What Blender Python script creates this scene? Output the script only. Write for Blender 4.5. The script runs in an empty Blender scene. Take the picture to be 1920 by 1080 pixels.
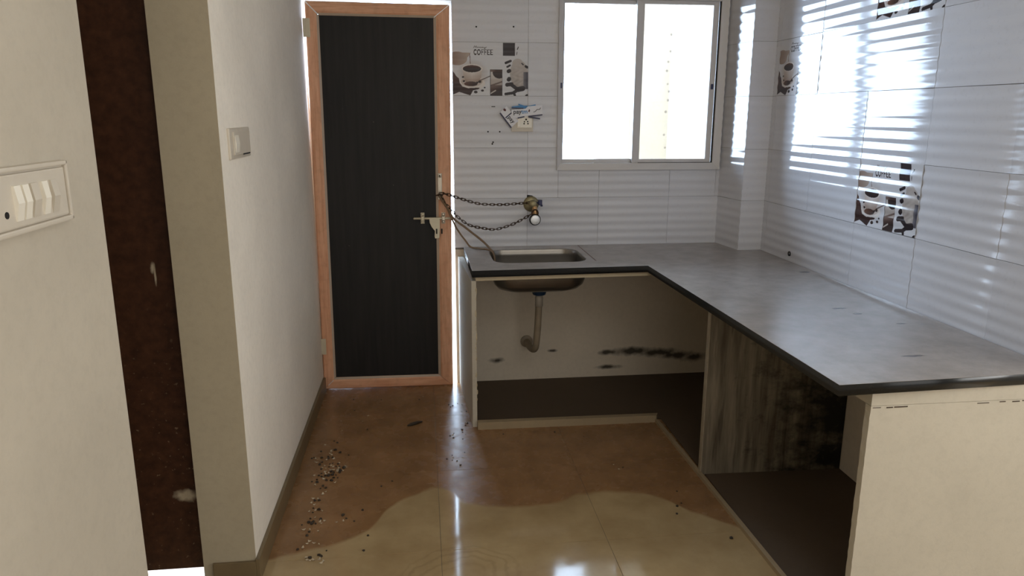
import bpy, bmesh, math, random
from mathutils import Vector, Matrix
random.seed(7)
PI = math.pi
S = bpy.context.scene
COL = S.collection

# ------------------------------------------------------------------ camera, sky, lamps, exposure
cd = bpy.data.cameras.new('camera'); cam = bpy.data.objects.new('camera', cd); COL.objects.link(cam)
cd.sensor_width = 36.0; cd.lens = 1380.1 * 36 / 1920; cd.clip_start = 0.02; cd.clip_end = 200
yaw, pit, rol = 0.11993, 0.231593, 0.0023452
fw = Vector((math.sin(yaw)*math.cos(pit), math.cos(yaw)*math.cos(pit), -math.sin(pit)))
rt = Vector((math.cos(yaw), -math.sin(yaw), 0)); up = rt.cross(fw)
r2 = math.cos(rol)*rt + math.sin(rol)*up; u2 = -math.sin(rol)*rt + math.cos(rol)*up
M = Matrix((r2, u2, -fw)).transposed().to_4x4(); M.translation = (0, 0, 1.5)
cam.matrix_world = M
S.camera = cam

SKY = 17.5
wd = bpy.data.worlds.new('overcast_sky'); S.world = wd; wd.use_nodes = True
bg = wd.node_tree.nodes['Background']; bg.inputs[0].default_value = (0.66, 0.86, 1.12, 1); bg.inputs[1].default_value = SKY

def area(name, loc, rot, sx, sy, energy, color, portal=False):
    l = bpy.data.lights.new(name, 'AREA'); l.shape = 'RECTANGLE'; l.size = sx; l.size_y = sy
    l.energy = energy; l.color = color
    if portal: l.cycles.is_portal = True
    o = bpy.data.objects.new(name, l); COL.objects.link(o); o.location = loc; o.rotation_euler = rot
    return o
# daylight of the hall behind the camera (its own big window), two added fills and portals for the kitchen openings
area('hall_window_light', (1.2, -3.4, 1.45), (PI/2, 0, 0), 4.6, 2.3, 50, (0.98, 0.98, 0.97))
area('hall_overhead_fill', (0.9, 0.1, 2.82), (0, 0, 0), 1.6, 1.6, 14, (0.97, 0.98, 0.97))  # unseen soft fill, added under the ceiling to light surfaces from above
area('hall_side_fill', (4.1, 0.45, 1.6), (PI/2, 0, PI/2), 2.6, 2.0, 84, (0.97, 0.98, 0.97))  # no window here: unseen fill added to brighten the left wall
area('window_portal', (1.17, 4.125, 1.66), (-PI/2, 0, 0), 0.86, 0.86, 1, (1, 1, 1), True)
area('door_portal', (-0.2, 4.14, 1.03), (-PI/2, 0, 0), 0.78, 2.06, 1, (1, 1, 1), True)

S.view_settings.view_transform = 'Standard'; S.view_settings.look = 'None'
S.view_settings.gamma = 1.0; S.view_settings.use_curve_mapping = False
S.view_settings.exposure = 0.0
S.cycles.use_denoising = True
S.cycles.max_bounces = 10; S.cycles.diffuse_bounces = 6; S.cycles.glossy_bounces = 5
S.cycles.sample_clamp_indirect = 6.0
S.cycles.caustics_reflective = False; S.cycles.caustics_refractive = False

# ------------------------------------------------------------------ node helpers
def lin(c):
    return tuple((x/255/12.92 if x/255 <= .04045 else ((x/255+.055)/1.055)**2.4) for x in c)
class N:
    """small wrapper around one material's node tree"""
    def __init__(s, name):
        s.m = bpy.data.materials.new(name); s.m.use_nodes = True
        s.t = s.m.node_tree; s.b = s.t.nodes['Principled BSDF']
    def n(s, typ, **kw):
        d = s.t.nodes.new(typ)
        for k, v in kw.items():
            if k.startswith('i_'):
                key = k[2:]; key = int(key) if key.isdigit() else key.replace('_', ' ')
                s.put(v, d.inputs[key])
            else: setattr(d, k, v)
        return d
    def put(s, v, sock):
        if hasattr(v, 'is_output'): s.t.links.new(v, sock)
        elif isinstance(v, tuple) and len(v) == 3 and sock.type == 'RGBA': sock.default_value = (*v, 1)
        else: sock.default_value = v
    def pos(s): return s.n('ShaderNodeNewGeometry').outputs['Position']
    def obj(s): return s.n('ShaderNodeTexCoord').outputs['Object']
    def sep(s, v):
        d = s.n('ShaderNodeSeparateXYZ', i_0=v); return d.outputs
    def math(s, op, a, b=0.0, clamp=False):
        return s.n('ShaderNodeMath', operation=op, use_clamp=clamp, i_0=a, i_1=b).outputs[0]
    def vec(s, op, a, b):
        return s.n('ShaderNodeVectorMath', operation=op, i_0=a, i_1=b)
    def noise(s, v, scale, detail=3.0, rough=.5, dist=0.0):
        return s.n('ShaderNodeTexNoise', i_Vector=v, i_Scale=scale, i_Detail=detail, i_Roughness=rough, i_Distortion=dist).outputs['Fac']
    def ramp(s, f, a, b, to0=0.0, to1=1.0):
        return s.n('ShaderNodeMapRange', i_0=f, i_1=a, i_2=b, i_3=to0, i_4=to1).outputs[0]
    def mix(s, f, a, b):
        d = s.n('ShaderNodeMix', data_type='RGBA'); s.put(f, d.inputs[0]); s.put(a, d.inputs[6]); s.put(b, d.inputs[7]); return d.outputs[2]
    def mixf(s, f, a, b):
        d = s.n('ShaderNodeMix', data_type='FLOAT'); s.put(f, d.inputs[0]); s.put(a, d.inputs[2]); s.put(b, d.inputs[3]); return d.outputs[0]
    def stretch(s, v, sc): return s.vec('MULTIPLY', v, sc).outputs[0]
    def blobs(s, v, L, ns=30.0, amt=.8, soft=.5):
        """union of noisy ellipsoids (stains, smudges)"""
        nz = s.math('MULTIPLY', s.math('SUBTRACT', s.noise(v, ns, 4), .5), amt*2)
        acc = None
        for (c, r) in L:
            d = s.vec('DIVIDE', s.vec('SUBTRACT', v, c).outputs[0], r).outputs[0]
            l = s.math('ADD', s.vec('LENGTH', d, (0, 0, 0)).outputs['Value'], nz)
            m = s.ramp(l, 1.0, 1.0-soft)
            acc = m if acc is None else s.math('MAXIMUM', acc, m)
        return acc
    def bump(s, h, st=.3, dist=.002):
        s.t.links.new(s.n('ShaderNodeBump', i_Strength=st, i_Distance=dist, i_Height=h).outputs[0], s.b.inputs['Normal'])
    def set(s, col=None, rough=None, metal=None, spec=None):
        if col is not None: s.put(col, s.b.inputs['Base Color'])
        if rough is not None: s.put(rough, s.b.inputs['Roughness'])
        if metal is not None: s.put(metal, s.b.inputs['Metallic'])
        if spec is not None: s.put(spec, s.b.inputs['Specular IOR Level'])
        return s.m

def simple(name, rgb, rough=.5, metal=0.0, var=.12, scale=25, spec=.5, bump=0.0):
    a = N(name); p = a.pos(); c = lin(rgb)
    f = a.noise(p, scale, 4)
    col = a.mix(f, tuple(x*(1-var) for x in c), tuple(min(1, x*(1+var)) for x in c))
    if bump: a.bump(a.noise(p, scale*8, 3), bump, .001)
    return a.set(col, rough, metal, spec)

def paint(name, rgb, stains=None, stain_rgb=(60, 50, 42), rough=.75, streak=.0):
    a = N(name); p = a.pos(); c = lin(rgb)
    big = a.ramp(a.noise(p, 2.2, 4, .6), .3, .75)
    col = a.mix(big, tuple(x*.90 for x in c), tuple(min(1, x*1.05) for x in c))
    fine = a.ramp(a.noise(p, 45, 5, .7), .45, .72)
    col = a.mix(a.math('MULTIPLY', fine, .16), col, tuple(x*.55 for x in c))
    if stains:
        m = a.blobs(p, stains, 20, .6, .7)
        col = a.mix(a.math('MULTIPLY', m, .93), col, lin(stain_rgb))
    a.bump(a.noise(p, 160, 4, .65), .22, .0012)
    return a.set(col, rough, 0, .3)

# ------------------------------------------------------------------ materials
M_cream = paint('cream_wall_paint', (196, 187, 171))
M_jamb = paint('beige_shade_jamb_paint', (178, 166, 142))  # beige, darkened below the left wall's paint to carry this face's shade
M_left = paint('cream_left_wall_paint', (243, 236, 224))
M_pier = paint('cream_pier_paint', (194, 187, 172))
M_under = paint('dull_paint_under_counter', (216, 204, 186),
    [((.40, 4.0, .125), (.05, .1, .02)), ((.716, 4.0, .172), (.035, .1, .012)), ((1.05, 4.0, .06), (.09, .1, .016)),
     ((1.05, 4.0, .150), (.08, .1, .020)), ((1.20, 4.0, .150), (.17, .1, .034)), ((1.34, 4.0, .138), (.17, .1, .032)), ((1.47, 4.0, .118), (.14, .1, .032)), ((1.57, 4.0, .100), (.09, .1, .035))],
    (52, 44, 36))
M_ceil = paint('white_ceiling_paint', (225, 222, 214))

def m_tile(name, r0, r1):
    a = N(name); p = a.pos()
    r = a.n('ShaderNodeObjectInfo').outputs['Random']
    c = a.mix(r, lin((210, 211, 217)), lin((218, 219, 225)))
    d = a.ramp(a.noise(p, 60, 4, .7), .55, .8)
    c = a.mix(a.math('MULTIPLY', d, .12), c, lin((120, 108, 96)))
    return a.set(c, a.ramp(a.noise(p, 14, 3), .3, .7, r0, r1), 0, .5)
M_tile = m_tile('glazed_rippled_tile', .06, .10); M_tileb = m_tile('dust_dulled_rippled_tile', .30, .42)
def m_print(name, r):
    a = N(name)
    at = a.n('ShaderNodeAttribute', attribute_name='print')
    return a.set(at.outputs['Color'], r, 0, .5)
M_print = m_print('printed_coffee_tile', .09); M_printb = m_print('dust_dulled_printed_tile', .42)
M_kerb = paint('grimy_cream_cement', (160, 142, 114))
M_grout = simple('dark_grout', (120, 112, 104), .9)
M_mortar = paint('cream_mortar', (196, 182, 155))

def m_floor():
    a = N('dusty_vitrified_floor_tile'); p = a.pos(); x = a.sep(p)
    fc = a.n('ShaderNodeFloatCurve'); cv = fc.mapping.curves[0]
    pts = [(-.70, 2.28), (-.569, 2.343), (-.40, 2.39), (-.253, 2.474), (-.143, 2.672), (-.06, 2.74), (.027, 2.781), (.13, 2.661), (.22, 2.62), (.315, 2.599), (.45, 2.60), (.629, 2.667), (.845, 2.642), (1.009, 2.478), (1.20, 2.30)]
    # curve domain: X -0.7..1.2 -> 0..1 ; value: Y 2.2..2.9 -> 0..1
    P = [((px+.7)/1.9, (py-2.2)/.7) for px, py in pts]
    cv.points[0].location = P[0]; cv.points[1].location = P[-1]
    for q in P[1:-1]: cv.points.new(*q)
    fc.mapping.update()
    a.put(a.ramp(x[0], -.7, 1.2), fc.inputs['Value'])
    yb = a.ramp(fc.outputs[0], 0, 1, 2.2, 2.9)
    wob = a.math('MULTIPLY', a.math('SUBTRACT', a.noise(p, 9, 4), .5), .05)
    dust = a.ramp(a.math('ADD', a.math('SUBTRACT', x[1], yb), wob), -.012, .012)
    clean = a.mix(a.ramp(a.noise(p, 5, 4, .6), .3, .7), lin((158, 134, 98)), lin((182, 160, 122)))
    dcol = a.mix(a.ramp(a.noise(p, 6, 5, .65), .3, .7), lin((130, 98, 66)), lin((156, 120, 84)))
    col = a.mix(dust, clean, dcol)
    # swirl left by a mop in the clean part
    dv = a.vec('DIVIDE', a.vec('SUBTRACT', p, (.10, 2.18, 0)).outputs[0], (1.25, 1.0, 1)).outputs[0]
    rad = a.vec('LENGTH', dv, (0, 0, 0)).outputs['Value']
    rad = a.math('ADD', rad, a.math('MULTIPLY', a.noise(p, 9, 4), .09))
    sw = a.math('SINE', a.math('MULTIPLY', rad, 190))
    msk = a.math('MULTIPLY', a.ramp(rad, .24, .19), a.ramp(rad, .08, .14))
    swm = a.math('MULTIPLY', a.math('MULTIPLY', a.ramp(sw, .0, 1.0), msk), .20)
    col = a.mix(swm, col, lin((104, 84, 58)))
    sp = a.ramp(a.noise(p, 190, 2), .72, .76)
    col = a.mix(a.math('MULTIPLY', sp, .5), col, lin((50, 38, 26)))
    rg = a.mixf(dust, a.ramp(a.noise(p, 12, 3), .3, .7, .05, .10), a.ramp(a.noise(p, 16, 4), .35, .7, .20, .34))
    rg = a.math('ADD', rg, a.math('MULTIPLY', swm, .06))
    a.bump(a.noise(p, 7, 2), .06, .004)
    return a.set(col, rg, 0, a.mixf(dust, .36, .32))
M_floor = m_floor()
M_skirt = simple('brown_grey_skirting_tile', (112, 96, 70), .35, 0, .15, 14)

def m_granite():
    a = N('dusty_black_granite'); p = a.pos()
    nz = a.sep(a.n('ShaderNodeNewGeometry').outputs['True Normal'])[2]
    topm = a.ramp(nz, .5, .9)
    sp = a.ramp(a.noise(p, 420, 2), .6, .7)
    gr = a.mix(a.math('MULTIPLY', sp, .35), lin((17, 21, 25)), lin((52, 62, 68)))
    dn = a.noise(p, 9, 6, .68)
    dust = a.mix(a.ramp(dn, .35, .7), lin((144, 137, 132)), lin((163, 156, 151)))
    wipe = a.blobs(p, [((1.55, 2.52, .79), (.035, .012, .05)), ((1.575, 2.44, .79), (.02, .01, .05)), ((1.46, 1.965, .79), (.05, .01, .05)),
                       ((1.75, 3.16, .79), (.03, .02, .05)), ((1.76, 3.85, .79), (.03, .03, .05)), ((1.65, 2.30, .79), (.02, .008, .05))], 40, .6, .5)
    dust = a.mix(a.math('MULTIPLY', wipe, .8), dust, lin((40, 40, 44)))
    sp2 = a.ramp(a.noise(p, 120, 4, .7), .55, .75)
    dust = a.mix(a.math('MULTIPLY', sp2, .03), dust, lin((70, 66, 62)))
    col = a.mix(topm, gr, dust)
    rg = .23
    return a.set(col, rg, 0, .5)
M_granite = m_granite()

def m_slab():
    a = N('streaked_damp_marble'); p = a.pos(); x = a.sep(p)
    st = a.noise(a.stretch(p, (26, 4, 2.2)), 1.0, 5, .6)
    c = a.mix(a.ramp(st, .3, .7), lin((84, 74, 60)), lin((150, 140, 122)))
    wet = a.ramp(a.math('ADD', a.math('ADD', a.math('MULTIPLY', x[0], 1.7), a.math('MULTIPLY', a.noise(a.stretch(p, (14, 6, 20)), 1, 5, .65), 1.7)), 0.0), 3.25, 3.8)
    st2 = a.ramp(a.noise(a.stretch(p, (40, 6, 3)), 1, 4), .56, .66)
    c = a.mix(a.math('MULTIPLY', st2, .55), c, lin((46, 38, 28)))
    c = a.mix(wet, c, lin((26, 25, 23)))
    return a.set(c, .5, 0, .4)
M_slab = m_slab()

def m_brown():
    a = N('dark_brown_flush_door_paint'); p = a.pos()
    c = a.mix(a.ramp(a.noise(p, 30, 5, .65), .35, .7), lin((56, 33, 21)), lin((80, 50, 33)))
    sm = a.blobs(p, [((-.785, 2.28, .30), (.045, .1, .025)), ((-.81, 2.28, 1.05), (.008, .1, .022)), ((-.805, 2.28, 1.03), (.004, .1, .04))], 45, .5, .6)
    low = a.ramp(a.sep(p)[2], 1.0, .5)
    sp = a.math('MULTIPLY', a.ramp(a.noise(p, 70, 2), .66, .74), low)
    c = a.mix(a.math('MULTIPLY', sp, .5), c, lin((160, 140, 116)))
    c = a.mix(a.math('MULTIPLY', sm, .8), c, lin((200, 186, 160)))
    return a.set(c, .45, 0, .35)
M_brown = m_brown()

def m_wood(name, horizontal):
    a = N(name); p = a.pos()
    st = (6, 6, 90) if horizontal else (90, 6, 6)
    g = a.noise(a.stretch(p, st), 1, 5, .6)
    c = a.mix(a.ramp(g, .3, .72), lin((208, 150, 116)), lin((234, 184, 150)))
    d = a.ramp(a.noise(p, 26, 4), .5, .8)
    c = a.mix(a.math('MULTIPLY', d, .25), c, lin((140, 104, 80)))
    return a.set(c, .5, 0, .35)
M_woodv = m_wood('peach_wood_grain_profile_upright', False); M_woodh = m_wood('peach_wood_grain_profile_cross', True)
M_bead = simple('pale_grey_profile_lip', (186, 168, 150), .45)
def m_panel():
    a = N('charcoal_grain_door_panel'); p = a.pos()
    g = a.noise(a.stretch(p, (38, 6, 2.2)), 1, 6, .65)
    c = a.mix(a.ramp(g, .3, .72), lin((19, 18, 18)), lin((36, 34, 33)))
    sp = a.ramp(a.noise(p, 60, 2), .78, .8)
    c = a.mix(a.math('MULTIPLY', sp, .4), c, lin((120, 112, 100)))
    return a.set(c, .5, 0, .3)
M_panel = m_panel()
M_steel = simple('dull_steel', (188, 178, 162), .38, .85, .1)
M_bolt = simple('cream_coated_bolt', (206, 196, 172), .4, .25, .1)
M_rust = simple('rusty_iron', (74, 56, 42), .6, .6, .3, 60)
M_cord = simple('dusty_jute_cord', (128, 106, 84), .9, 0, .2, 80)
M_brass = simple('tarnished_brass', (150, 140, 108), .4, .6, .3, 60)
M_brass2 = simple('worn_brass_spout', (196, 156, 112), .38, .6, .15, 60)
M_blue = simple('dark_blue_plastic', (34, 38, 84), .4)
M_teal = simple('deep_blue_plastic_nut', (24, 50, 78), .4)
M_black = simple('black_rubber', (16, 16, 18), .5)
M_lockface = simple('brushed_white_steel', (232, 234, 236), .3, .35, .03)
M_sink = simple('brushed_sink_steel', (142, 137, 130), .28, .88, .12, 18)
M_pvc = simple('grimy_pvc_pipe', (146, 132, 112), .5, 0, .25, 20)
M_alu = simple('powder_white_aluminium', (206, 203, 202), .35, 0, .05, 10)
M_gasket = simple('black_gasket', (24, 24, 26), .6)
M_switch = simple('aged_white_plastic', (204, 195, 180), .35, 0, .06, 30)
M_rocker = simple('bright_white_rocker', (238, 232, 218), .3, 0, .03, 30)
M_hole = simple('socket_hole_black', (20, 16, 14), .7)
M_paper = simple('white_glossy_paper', (226, 226, 232), .4, 0, .05, 40)
M_navy = simple('navy_print', (26, 24, 66), .4)
M_cyan = simple('sky_blue_print', (52, 128, 186), .4)
M_ink = simple('dark_ink', (24, 22, 30), .5)
M_red = simple('dark_red_print', (92, 40, 40), .5)
M_flake = simple('pale_paint_flake', (196, 182, 158), .6, 0, .2, 90)
M_crumb = simple('dark_dry_crumb', (52, 42, 32), .7, 0, .3, 90)
M_out = paint('cream_outside_plaster', (182, 171, 154), [((1.728+.012*math.sin(k*5), 5.2, z), (.011, .05, .011)) for k, z in enumerate((1.27, 1.36, 1.52, 1.60, 1.66, 1.71, 1.80, 1.86, 1.93, 2.04))], (120, 110, 100))
M_outfloor = simple('outside_concrete', (226, 222, 214), .8)
def m_glass():
    a = N('thin_window_glass'); t = a.t
    tr = a.n('ShaderNodeBsdfTransparent'); gl = a.n('ShaderNodeBsdfGlossy', i_Roughness=.03)
    fr = a.n('ShaderNodeFresnel', i_IOR=1.45)
    mx = a.n('ShaderNodeMixShader'); t.links.new(fr.outputs[0], mx.inputs[0]); t.links.new(tr.outputs[0], mx.inputs[1]); t.links.new(gl.outputs[0], mx.inputs[2])
    t.nodes.remove(a.b); t.links.new(mx.outputs[0], t.nodes['Material Output'].inputs[0])
    return a.m
M_glass = m_glass()

# ------------------------------------------------------------------ mesh helpers
def link(name, me, mat=None, parent=None, kind=None, loc=None):
    o = bpy.data.objects.new(name, me); COL.objects.link(o)
    if mat is not None and me is not None and not me.materials: me.materials.append(mat)
    if parent is not None: o.parent = parent
    if kind: o['kind'] = kind
    if loc is not None: o.location = loc
    return o
def empty(name, loc=(0, 0, 0), kind=None):
    o = bpy.data.objects.new(name, None); COL.objects.link(o); o.location = loc; o.empty_display_size = .05
    if kind: o['kind'] = kind
    return o
def tag(o, label, cat, group=None):
    o['label'] = label; o['category'] = cat
    if group: o['group'] = group
    return o
def done(bm, name, smooth=False):
    bmesh.ops.recalc_face_normals(bm, faces=bm.faces)
    me = bpy.data.meshes.new(name); bm.to_mesh(me); bm.free()
    if smooth:
        for p in me.polygons: p.use_smooth = True
    return me
def box(bm, x0, x1, y0, y1, z0, z1, bev=0.0, mtx=None):
    vs = [bm.verts.new((x, y, z)) for x in (x0, x1) for y in (y0, y1) for z in (z0, z1)]
    fs = [(0, 1, 3, 2), (4, 6, 7, 5), (0, 4, 5, 1), (2, 3, 7, 6), (0, 2, 6, 4), (1, 5, 7, 3)]
    ff = [bm.faces.new([vs[i] for i in f]) for f in fs]
    if bev:
        es = list({e for f in ff for e in f.edges})
        r = bmesh.ops.bevel(bm, geom=es, offset=bev, segments=2, affect='EDGES', profile=.6)
        vs = list({v for f in r['faces'] for v in f.verts} | {v for v in vs if v.is_valid})
    if mtx is not None: bmesh.ops.transform(bm, matrix=mtx, verts=[v for v in vs if v.is_valid])
    return vs
def boxes(name, L, mat, parent=None, kind=None, bev=0.0):
    bm = bmesh.new()
    for b in L: box(bm, *b, bev)
    return link(name, done(bm, name), mat, parent, kind)
def prism(bm, poly, d0, d1, axis='y'):
    """polygon (2D list) extruded from d0 to d1 along an axis"""
    def P(u, v, d):
        return {'y': (u, d, v), 'z': (u, v, d), 'x': (d, u, v)}[axis]
    a = [bm.verts.new(P(u, v, d0)) for u, v in poly]; b = [bm.verts.new(P(u, v, d1)) for u, v in poly]
    n = len(poly); bm.faces.new(a); bm.faces.new(b[::-1])
    for i in range(n): bm.faces.new((a[i], a[(i+1) % n], b[(i+1) % n], b[i]))
def ring_loft(bm, rings, cap0=True, cap1=True, closed=False):
    R = [[bm.verts.new(p) for p in r] for r in rings]
    n = len(R[0]); m = len(R)
    for j in range(m if closed else m-1):
        A, B = R[j], R[(j+1) % m]
        for i in range(n): bm.faces.new((A[i], A[(i+1) % n], B[(i+1) % n], B[i]))
    if not closed:
        if cap0: bm.faces.new(R[0][::-1])
        if cap1: bm.faces.new(R[-1])
def tube(bm, pts, r, seg=8, closed=False, cap=True):
    pts = [Vector(p) for p in pts]; n = len(pts); rings = []; prev = None
    rr = r if isinstance(r, (list, tuple)) else [r]*n
    for i, p in enumerate(pts):
        t = (pts[(i+1) % n]-pts[i-1]) if closed else (pts[min(i+1, n-1)]-pts[max(i-1, 0)])
        t.normalize()
        a = prev if prev is not None else (Vector((0, 0, 1)) if abs(t.z) < .9 else Vector((1, 0, 0)))
        u = (a - t*a.dot(t)).normalized(); v = t.cross(u); prev = u
        rings.append([p + rr[i]*(math.cos(2*PI*k/seg)*u + math.sin(2*PI*k/seg)*v) for k in range(seg)])
    ring_loft(bm, rings, cap, cap, closed)
def lathe(bm, prof, seg=20, mtx=None):
    """profile of (radius, height), spun about Z"""
    rings = [[Vector((r*math.cos(2*PI*k/seg), r*math.sin(2*PI*k/seg), h)) for k in range(seg)] for r, h in prof]
    if mtx is not None: rings = [[mtx @ v for v in r] for r in rings]
    ring_loft(bm, rings)
def spline(pts, n=8):
    out = []; P = [Vector(p) for p in pts]
    for i in range(len(P)-1):
        p0, p1, p2, p3 = P[max(i-1, 0)], P[i], P[i+1], P[min(i+2, len(P)-1)]
        for k in range(n):
            t = k/n
            out.append(.5*((2*p1)+(p2-p0)*t+(2*p0-5*p1+4*p2-p3)*t*t+(3*p1-p0-3*p2+p3)*t**3))
    out.append(P[-1]); return out
def TRS(loc, rot=(0, 0, 0)):
    from mathutils import Euler
    return Matrix.Translation(loc) @ Euler(rot).to_matrix().to_4x4()
FRONT = Matrix.Rotation(PI/2, 4, 'X')       # local Z -> world -Y (towards the camera)

# ------------------------------------------------------------------ rippled wall tiles
PITCH, AMP = .045, .00125
TH = .007
def ripple(z): return AMP*math.cos(2*PI*z/PITCH)
cache = {}
def tile_mesh(w, h, ph, mat=None):
    mat = mat or M_tile
    key = (round(w, 3), round(h, 3), round(ph, 3), mat.name)
    if key in cache: return cache[key]
    n = max(2, round(h/PITCH*8)); bm = bmesh.new(); g = .0007
    rows = []
    for i in range(n+1):
        z = g+(h-2*g)*i/n; d = -ripple(ph+z)
        rows.append([bm.verts.new((g, TH*.5, z)), bm.verts.new((g, d, z)), bm.verts.new((w-g, d, z)), bm.verts.new((w-g, TH*.5, z))])
    for a, b in zip(rows, rows[1:]):
        for k in range(3): bm.faces.new((a[k], a[k+1], b[k+1], b[k]))
    bm.faces.new(rows[0][::-1]); bm.faces.new(rows[-1])
    bmesh.ops.recalc_face_normals(bm, faces=bm.faces)
    bmesh.ops.split_edges(bm, edges=[e for e in bm.edges if len(e.link_faces) == 2 and e.link_faces[0].normal.dot(e.link_faces[1].normal) < .5])
    me = bpy.data.meshes.new('rippled_tile'); bm.to_mesh(me); bm.free()
    for p in me.polygons: p.use_smooth = abs(p.normal.y) > .7
    me.materials.append(mat); cache[key] = me
    return me

# ---- printed coffee tile: flat print stored as a colour attribute on the tile's own glazed face
def print_color(x, y):
    """x 0..698, y 0..490 from the tile's top left corner; returns sRGB 0..255"""
    def ell(cx, cy, rx, ry): return ((x-cx)/rx)**2+((y-cy)/ry)**2
    def cap(x0, y0, x1, y1, r):
        dx, dy = x1-x0, y1-y0; L = dx*dx+dy*dy
        t = 0 if L == 0 else max(0, min(1, ((x-x0)*dx+(y-y0)*dy)/L))
        return math.hypot(x-x0-t*dx, y-y0-t*dy) < r
    def mixc(a, b, t): t = max(0, min(1, t)); return tuple(p+(q-p)*t for p, q in zip(a, b))
    def inpoly(P):
        c = False; j = len(P)-1
        for i in range(len(P)):
            if (P[i][1] > y) != (P[j][1] > y) and x < (P[j][0]-P[i][0])*(y-P[i][1])/(P[j][1]-P[i][1])+P[i][0]: c = not c
            j = i
        return c
    base = (215, 216, 221); c = base
    DK = (44, 30, 30); BR = (82, 54, 48)
    # jug pouring
    if ell(45, 150, 92, 62) < 1 or inpoly([(60, 95), (168, 98), (160, 118), (90, 190)]): c = mixc((150, 128, 116), (186, 172, 162), (x-20)/150)
    if cap(160, 108, 166, 225, 3): c = (120, 96, 86)
    # soft shade round the cup, saucer, cup, coffee
    if ell(185, 300, 150, 150) < 1: c = mixc(c, (176, 160, 150), .6*(1-ell(185, 300, 150, 150)))
    if ell(180, 375, 120, 58) < 1: c = (222, 216, 212)
    if ell(176, 360, 100, 44) < 1: c = (196, 182, 174)
    if inpoly([(92, 245), (272, 245), (262, 320), (226, 385), (130, 385), (104, 320)]): c = mixc((226, 220, 216), (150, 126, 112), (y-270)/150 + abs(x-180)/300)
    if ell(181, 240, 94, 40) < 1: c = (228, 222, 218)
    if ell(179, 242, 84, 33) < 1: c = mixc((92, 62, 54), (40, 26, 26), (y-215)/30)
    # spoon, beans on the saucer
    if cap(250, 350, 345, 308, 5): c = (112, 100, 96)
    for q in ((96, 318, 10), (104, 355, 11), (250, 360, 15), (226, 368, 11)):
        if ell(q[0], q[1], q[2], q[2]*.8) < 1: c = DK
    if ell(168, 380, 62, 22) < 1: c = mixc((96, 64, 50), (58, 38, 34), (x-120)/90)
    # cloth at the left edge
    if inpoly([(0, 262), (16, 278), (34, 310), (58, 330), (66, 372), (90, 404), (140, 420), (250, 414), (240, 428), (188, 440), (162, 487), (60, 455), (0, 480)]): c = mixc(BR, (52, 34, 34), (y-280)/180)
    for q in ((212, 455, 17), (274, 441, 14), (294, 414, 9)):
        if ell(q[0], q[1], q[2], q[2]*.75) < 1: c = DK
    # framed picture
    if 346 < x < 460 and 245 < y < 489:
        c = mixc((206, 200, 196), (160, 146, 138), (y-300)/120)
        if ell(430, 270, 62, 60) < 1: c = (50, 36, 36)
        if y < 268: c = mixc((70, 52, 50), (150, 130, 122), (400-x)/60)
        if y > 390: c = mixc((120, 98, 90), (52, 38, 38), (y-390)/70 + (x-380)/200)
        if cap(346, 470, 395, 440, 5): c = (196, 188, 182)
        if cap(352, 395, 452, 360, 7): c = (110, 92, 86)
        if x < 350 or x > 456 or y < 249 or y > 485: c = (44, 30, 32)
    # dark square
    if 463 < x < 575 and 3 < y < 120: c = (50, 42, 46)
    if cap(606, 40, 597, 62, 4) or cap(594, 85, 590, 112, 3): c = DK
    # splash of milk and coffee at the right
    if ell(612, 285, 84, 124) < 1 or ell(600, 190, 50, 44) < 1:
        s = .5+.5*math.sin(x*.09+math.sin(y*.07)*2)*math.sin(y*.08+x*.03)
        c = mixc((208, 202, 198), (140, 128, 122), .25+.5*s*((y-150)/260))
    if x > 655 and 268 < y < 425: c = mixc((120, 118, 124), (74, 72, 84), (x-655)/30)
    for q in ((490, 186, 534, 168, 11), (504, 222, 530, 208, 9), (515, 262, 524, 258, 17), (518, 338, 522, 332, 19), (502, 386, 545, 380, 18), (545, 388, 600, 428, 17), (600, 430, 648, 420, 24), (604, 432, 560, 462, 15), (556, 462, 490, 472, 13), (568, 462, 576, 489, 11), (676, 216, 690, 224, 12), (680, 486, 692, 480, 9), (640, 190, 652, 200, 6)):
        if cap(*q): c = (40, 32, 38)
    # lettering: script line and COFFEE
    W = [(196, 52), (204, 34), (212, 50), (220, 34), (226, 52), (236, 44), (244, 50), (252, 44), (258, 52), (264, 44), (272, 52), (280, 44), (286, 52), (294, 46), (300, 60), (292, 62), (312, 44)]
    if 26 < y < 66 and 190 < x < 318:
        for p, q in zip(W, W[1:]):
            if cap(*p, *q, 2.2): c = (84, 72, 70)
    if 62 < y < 118 and 190 < x < 380:
        t, b, r = 70, 112, 3.4
        def arc(cx, cy, rx, ry, a0, a1):
            d = math.hypot((x-cx)/rx, (y-cy)/ry); an = math.degrees(math.atan2(-(y-cy), x-cx)) % 360
            return abs(d-1)*min(rx, ry) < r and a0 <= an <= a1
        if arc(211, 91, 12, 21, 50, 310) or arc(243, 91, 13, 21, 0, 360): c = DK
        for k, fx in enumerate((268, 295)):
            if cap(fx, t, fx, b, r) or cap(fx, t, fx+17, t, r) or cap(fx, 90, fx+14, 90, r): c = DK
        for fx in (323, 351):
            if cap(fx, t, fx, b, r) or cap(fx, t, fx+18, t, r) or cap(fx, 91, fx+14, 91, r) or cap(fx, b, fx+18, b, r): c = DK
    return c
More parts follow.
